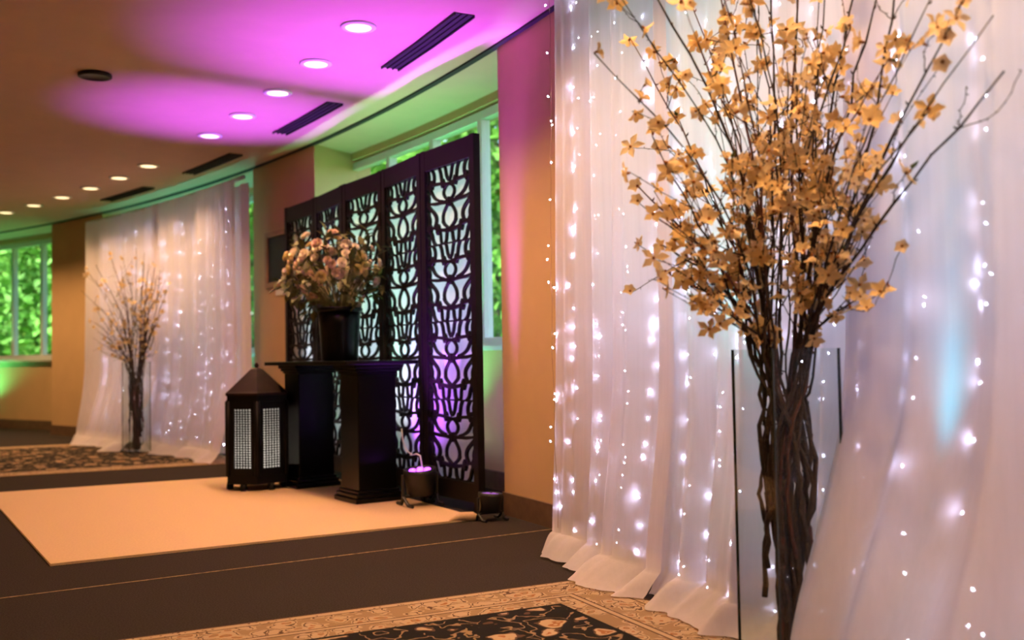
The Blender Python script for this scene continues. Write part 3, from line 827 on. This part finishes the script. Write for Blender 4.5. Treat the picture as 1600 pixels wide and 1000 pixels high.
def blossom_mesh(mm, seed, cup):
    rnd = random.Random(seed); q = MB()
    for k in range(5):
        a = 2 * math.pi * k / 5 + rnd.uniform(-.12, .12); ca, sa = math.cos(a), math.sin(a)
        ln = .029 * rnd.uniform(.85, 1.15); wd = .0105; ti = cup * rnd.uniform(.7, 1.3)
        def pt(f, s_, lift): 
            r_ = .003 + ln * f * math.cos(ti); return (ca * r_ - sa * s_ * wd, sa * r_ + ca * s_ * wd, ln * f * math.sin(ti) * (1 - .25 * f) + lift)
        q.add([pt(0, -.25, 0), pt(0, .25, 0), pt(.55, -1, .002), pt(.55, 0, -.002), pt(.55, 1, .002), pt(.88, -.5, .001), pt(1.2, 0, -.005), pt(.88, .5, .001)],
              [(0, 1, 3), (0, 3, 2), (1, 4, 3), (2, 3, 6, 5), (3, 4, 7, 6)])
    q.lathe([(.002, -.010), (.0045, -.004), (.0042, .001), (.002, .006)], 6, 1)
    return q.mesh('blossom', [mm, M['stamen']], True)
BLOS = [blossom_mesh(M['petal'], 1, .35), blossom_mesh(M['petal2'], 2, .15), blossom_mesh(M['petal'], 3, .75), blossom_mesh(M['petal2'], 4, .95)]
lq = MB(); lq.add([(0, 0, 0), (.007, .01, .002), (0, .012, -.002), (-.007, .01, .002), (0, .028, -.004)], [(0, 1, 2), (0, 2, 3), (1, 4, 2), (2, 4, 3)])
sleaf_me = lq.mesh('leaf', M['leafg'], True)

def inside(p):        # keep clear of the drape
    x, y = p.x + VX - CX, p.y + VY - CY
    r_ = math.hypot(x, y)
    if r_ > 21.53:
        k_ = 21.53 / r_; return Vector((x * k_ + CX - VX, y * k_ + CY - VY, p.z))
    return p
def polyline(ctrl, n, rnd, jit):
    ctrl = [Vector(c_) for c_ in ctrl]; out = []
    ext = [ctrl[0] * 2 - ctrl[1]] + ctrl + [ctrl[-1] * 2 - ctrl[-2]]
    for i in range(len(ctrl) - 1):
        p0, p1, p2, p3 = ext[i:i + 4]
        for j in range(n):
            t_ = j / n
            out.append(.5 * ((2 * p1) + (p2 - p0) * t_ + (2 * p0 - 5 * p1 + 4 * p2 - p3) * t_ * t_ + (3 * p1 - p0 - 3 * p2 + p3) * t_ ** 3))
    out.append(ctrl[-1])
    return [p + Vector((rnd.gauss(0, jit), rnd.gauss(0, jit), 0)) if 0 < i < len(out) - 1 else p for i, p in enumerate(out)]

def branch(idx, tip, seed):
    rnd = random.Random(seed)
    e = empty('blossom_branch', (VX, VY, .03))
    tag(e, ['long straight bare branch rising out of the blossoms along the near drape', 'long bare bent branch crossing in front of the near drape'][idx - 8] if idx in BARE else 'brown flowering branch with cream yellow blossoms in the near glass vase', 'branch', None if idx in BARE else 'flowering branches in the near vase')
    tip = Vector(tip)
    side = Vector((tip.x, tip.y, 0)); side = side.normalized() if side.length > .02 else Vector((1, 0, 0))
    a0 = rnd.uniform(0, 6.28); r0 = rnd.uniform(.005, .035)
    foot = Vector((r0 * math.cos(a0), r0 * math.sin(a0), rnd.choice([0, 0, 0, .02, .1, .22]) + .005))
    if rnd.random() < .22: foot = Vector((.07 * math.cos(a0), .07 * math.sin(a0), rnd.uniform(.12, .42)))
    tw = rnd.uniform(-.8, .8)
    w_ = rnd.uniform(.012, .034); waist = Vector((w_ * math.cos(a0 + tw), w_ * math.sin(a0 + tw), .26 + rnd.uniform(-.05, .05)))
    a1 = a0 + tw * 2; w_ = rnd.uniform(.03, .076); belly = Vector((w_ * math.cos(a1), w_ * math.sin(a1), .58 + rnd.uniform(-.06, .06))) * 1 + side * .008
    mouth = side * rnd.uniform(.03, .084) + Vector((rnd.gauss(0, .012), rnd.gauss(0, .012), .86))
    spread = side * Vector((tip.x, tip.y, 0)).length
    up_ = Vector((mouth.x + (tip.x - mouth.x) * .38, mouth.y + (tip.y - mouth.y) * .38, .86 + (tip.z - .86) * .52))
    up_ += Vector((rnd.gauss(0, .03), rnd.gauss(0, .03), 0))
    if tip.z < 1.25:            # drooping side sprays
        up_ = Vector((mouth.x * .5 + tip.x * .5, mouth.y * .5 + tip.y * .5, .84 + (tip.z - .84) * .7)) 
    if foot.z > .1: waist = belly * .6 + foot * .4
    ctrl = [foot, waist, belly, mouth, inside(up_), inside(tip)]
    pts = [inside(p) for p in polyline(ctrl, 6, rnd, .0035)]
    n = len(pts); big = rnd.random() < .3
    ra = rnd.uniform(.0058, .0085) * (1.4 if big else 1)
    rad = [max(.0016, ra * (1 - .80 * (i / (n - 1)) ** .8)) * (1 + .12 * math.sin(i * 2.1)) for i in range(n)]
    bm_ = M['barkred'] if rnd.random() < .25 else M['bark']
    q = MB(); q.tube(pts, rad, 6)
    for i in range(12, n - 1):    # little buds along the stem
        if rnd.random() < .8:
            d_ = Vector((rnd.gauss(0, 1), rnd.gauss(0, 1), rnd.uniform(0, .8))).normalized()
            q.tube([pts[i], pts[i] + d_ * (rad[i] + .006), pts[i] + d_ * (rad[i] + .010) + Vector((0, 0, .004))], [.0022, .0026, .0008], 4)
    q.build('stem', bm_, e, True)
    spots = []
    ntw = rnd.choice([5, 6, 7]) if idx not in BARE else 3
    for k_ in range(ntw):        # side twigs
        i = int(n * rnd.uniform(.68, .96)); base = pts[i]; fwd = (pts[min(n - 1, i + 1)] - pts[i - 1]).normalized()
        d_ = (fwd * .7 + Vector((rnd.gauss(0, .6), rnd.gauss(0, .6), rnd.gauss(.1, .35)))).normalized()
        ln = rnd.uniform(.07, .19)
        if k_ < 2 and idx not in BARE:
            i = int(n * rnd.uniform(.62, .80)); base = pts[i]; fwd = (pts[i + 1] - pts[i - 1]).normalized(); ln = rnd.uniform(.25, .42)
            d_ = (fwd + Vector((rnd.gauss(0, .28), rnd.gauss(0, .28), 0))).normalized()
        b1 = inside(base + d_ * ln * .5 + Vector((rnd.gauss(0, .018), rnd.gauss(0, .018), rnd.uniform(-.02, .02)))); b2 = inside(base + d_ * ln + Vector((rnd.gauss(0, .02), rnd.gauss(0, .02), rnd.uniform(-.03, .05))))
        tp = polyline([base, b1, b2], 4, rnd, .002)
        q = MB(); q.tube(tp, [max(.0011, rad[i] * .55 * (1 - .65 * j / (len(tp) - 1))) for j in range(len(tp))], 5)
        for j in range(2, len(tp)):
            dd = Vector((rnd.gauss(0, 1), rnd.gauss(0, 1), rnd.gauss(0, 1))).normalized()
            q.tube([tp[j], tp[j] + dd * .007], [.0018, .0006], 4)
        q.build('twig', bm_, e, True)
        if idx not in BARE or k_ == 0:
            spots += [tp[-1], tp[len(tp) // 2]] if rnd.random() < .7 else [tp[-1]]
    if idx not in BARE:
        for k_ in range(rnd.choice([2, 3, 4])): spots.append(pts[int(n * rnd.uniform(.62, .98))])
        spots.append(pts[-1])
    for p in spots:
        if p.z < .80: continue
        d_ = Vector((rnd.gauss(0, 1) - .15, rnd.gauss(0, 1) - .5, rnd.gauss(0, .8) + .1)).normalized()
        o_ = inside(p + d_ * .010)
        inst('blossom', BLOS[rnd.randrange(4)], e, o_, d_.to_track_quat('Z', 'Y').to_euler(), rnd.uniform(.70, 1.12))
        if rnd.random() < .12:
            dd = Vector((rnd.gauss(0, 1), rnd.gauss(0, 1), rnd.gauss(0, .6))).normalized()
            inst('leaf', sleaf_me, e, p, dd.to_track_quat('Y', 'Z').to_euler(), rnd.uniform(.9, 1.4))
    return e
branches = [branch(i, t_, 300 + i) for i, t_ in enumerate(TIPS)]

# the same arrangement repeated in front of the far drape
dth = R(42.3 - 19.7)
FV = P(21.28, 42.6)
vase((FV.x, FV.y, .006), R(17.7) + dth, 'distant square clear glass vase of branches in front of the far drape')
for i in range(0, 44):
    if i in (8, 9): continue
    c = copy_tree(branches[i], None, .35); c.location = (FV.x, FV.y, .03); c.rotation_euler = (0, 0, dth)
    c.scale = (.95, .95, .95)
    tag(c, 'blossoming branch in the distant vase before the far drape', 'branch', 'flowering branches in the far vase')
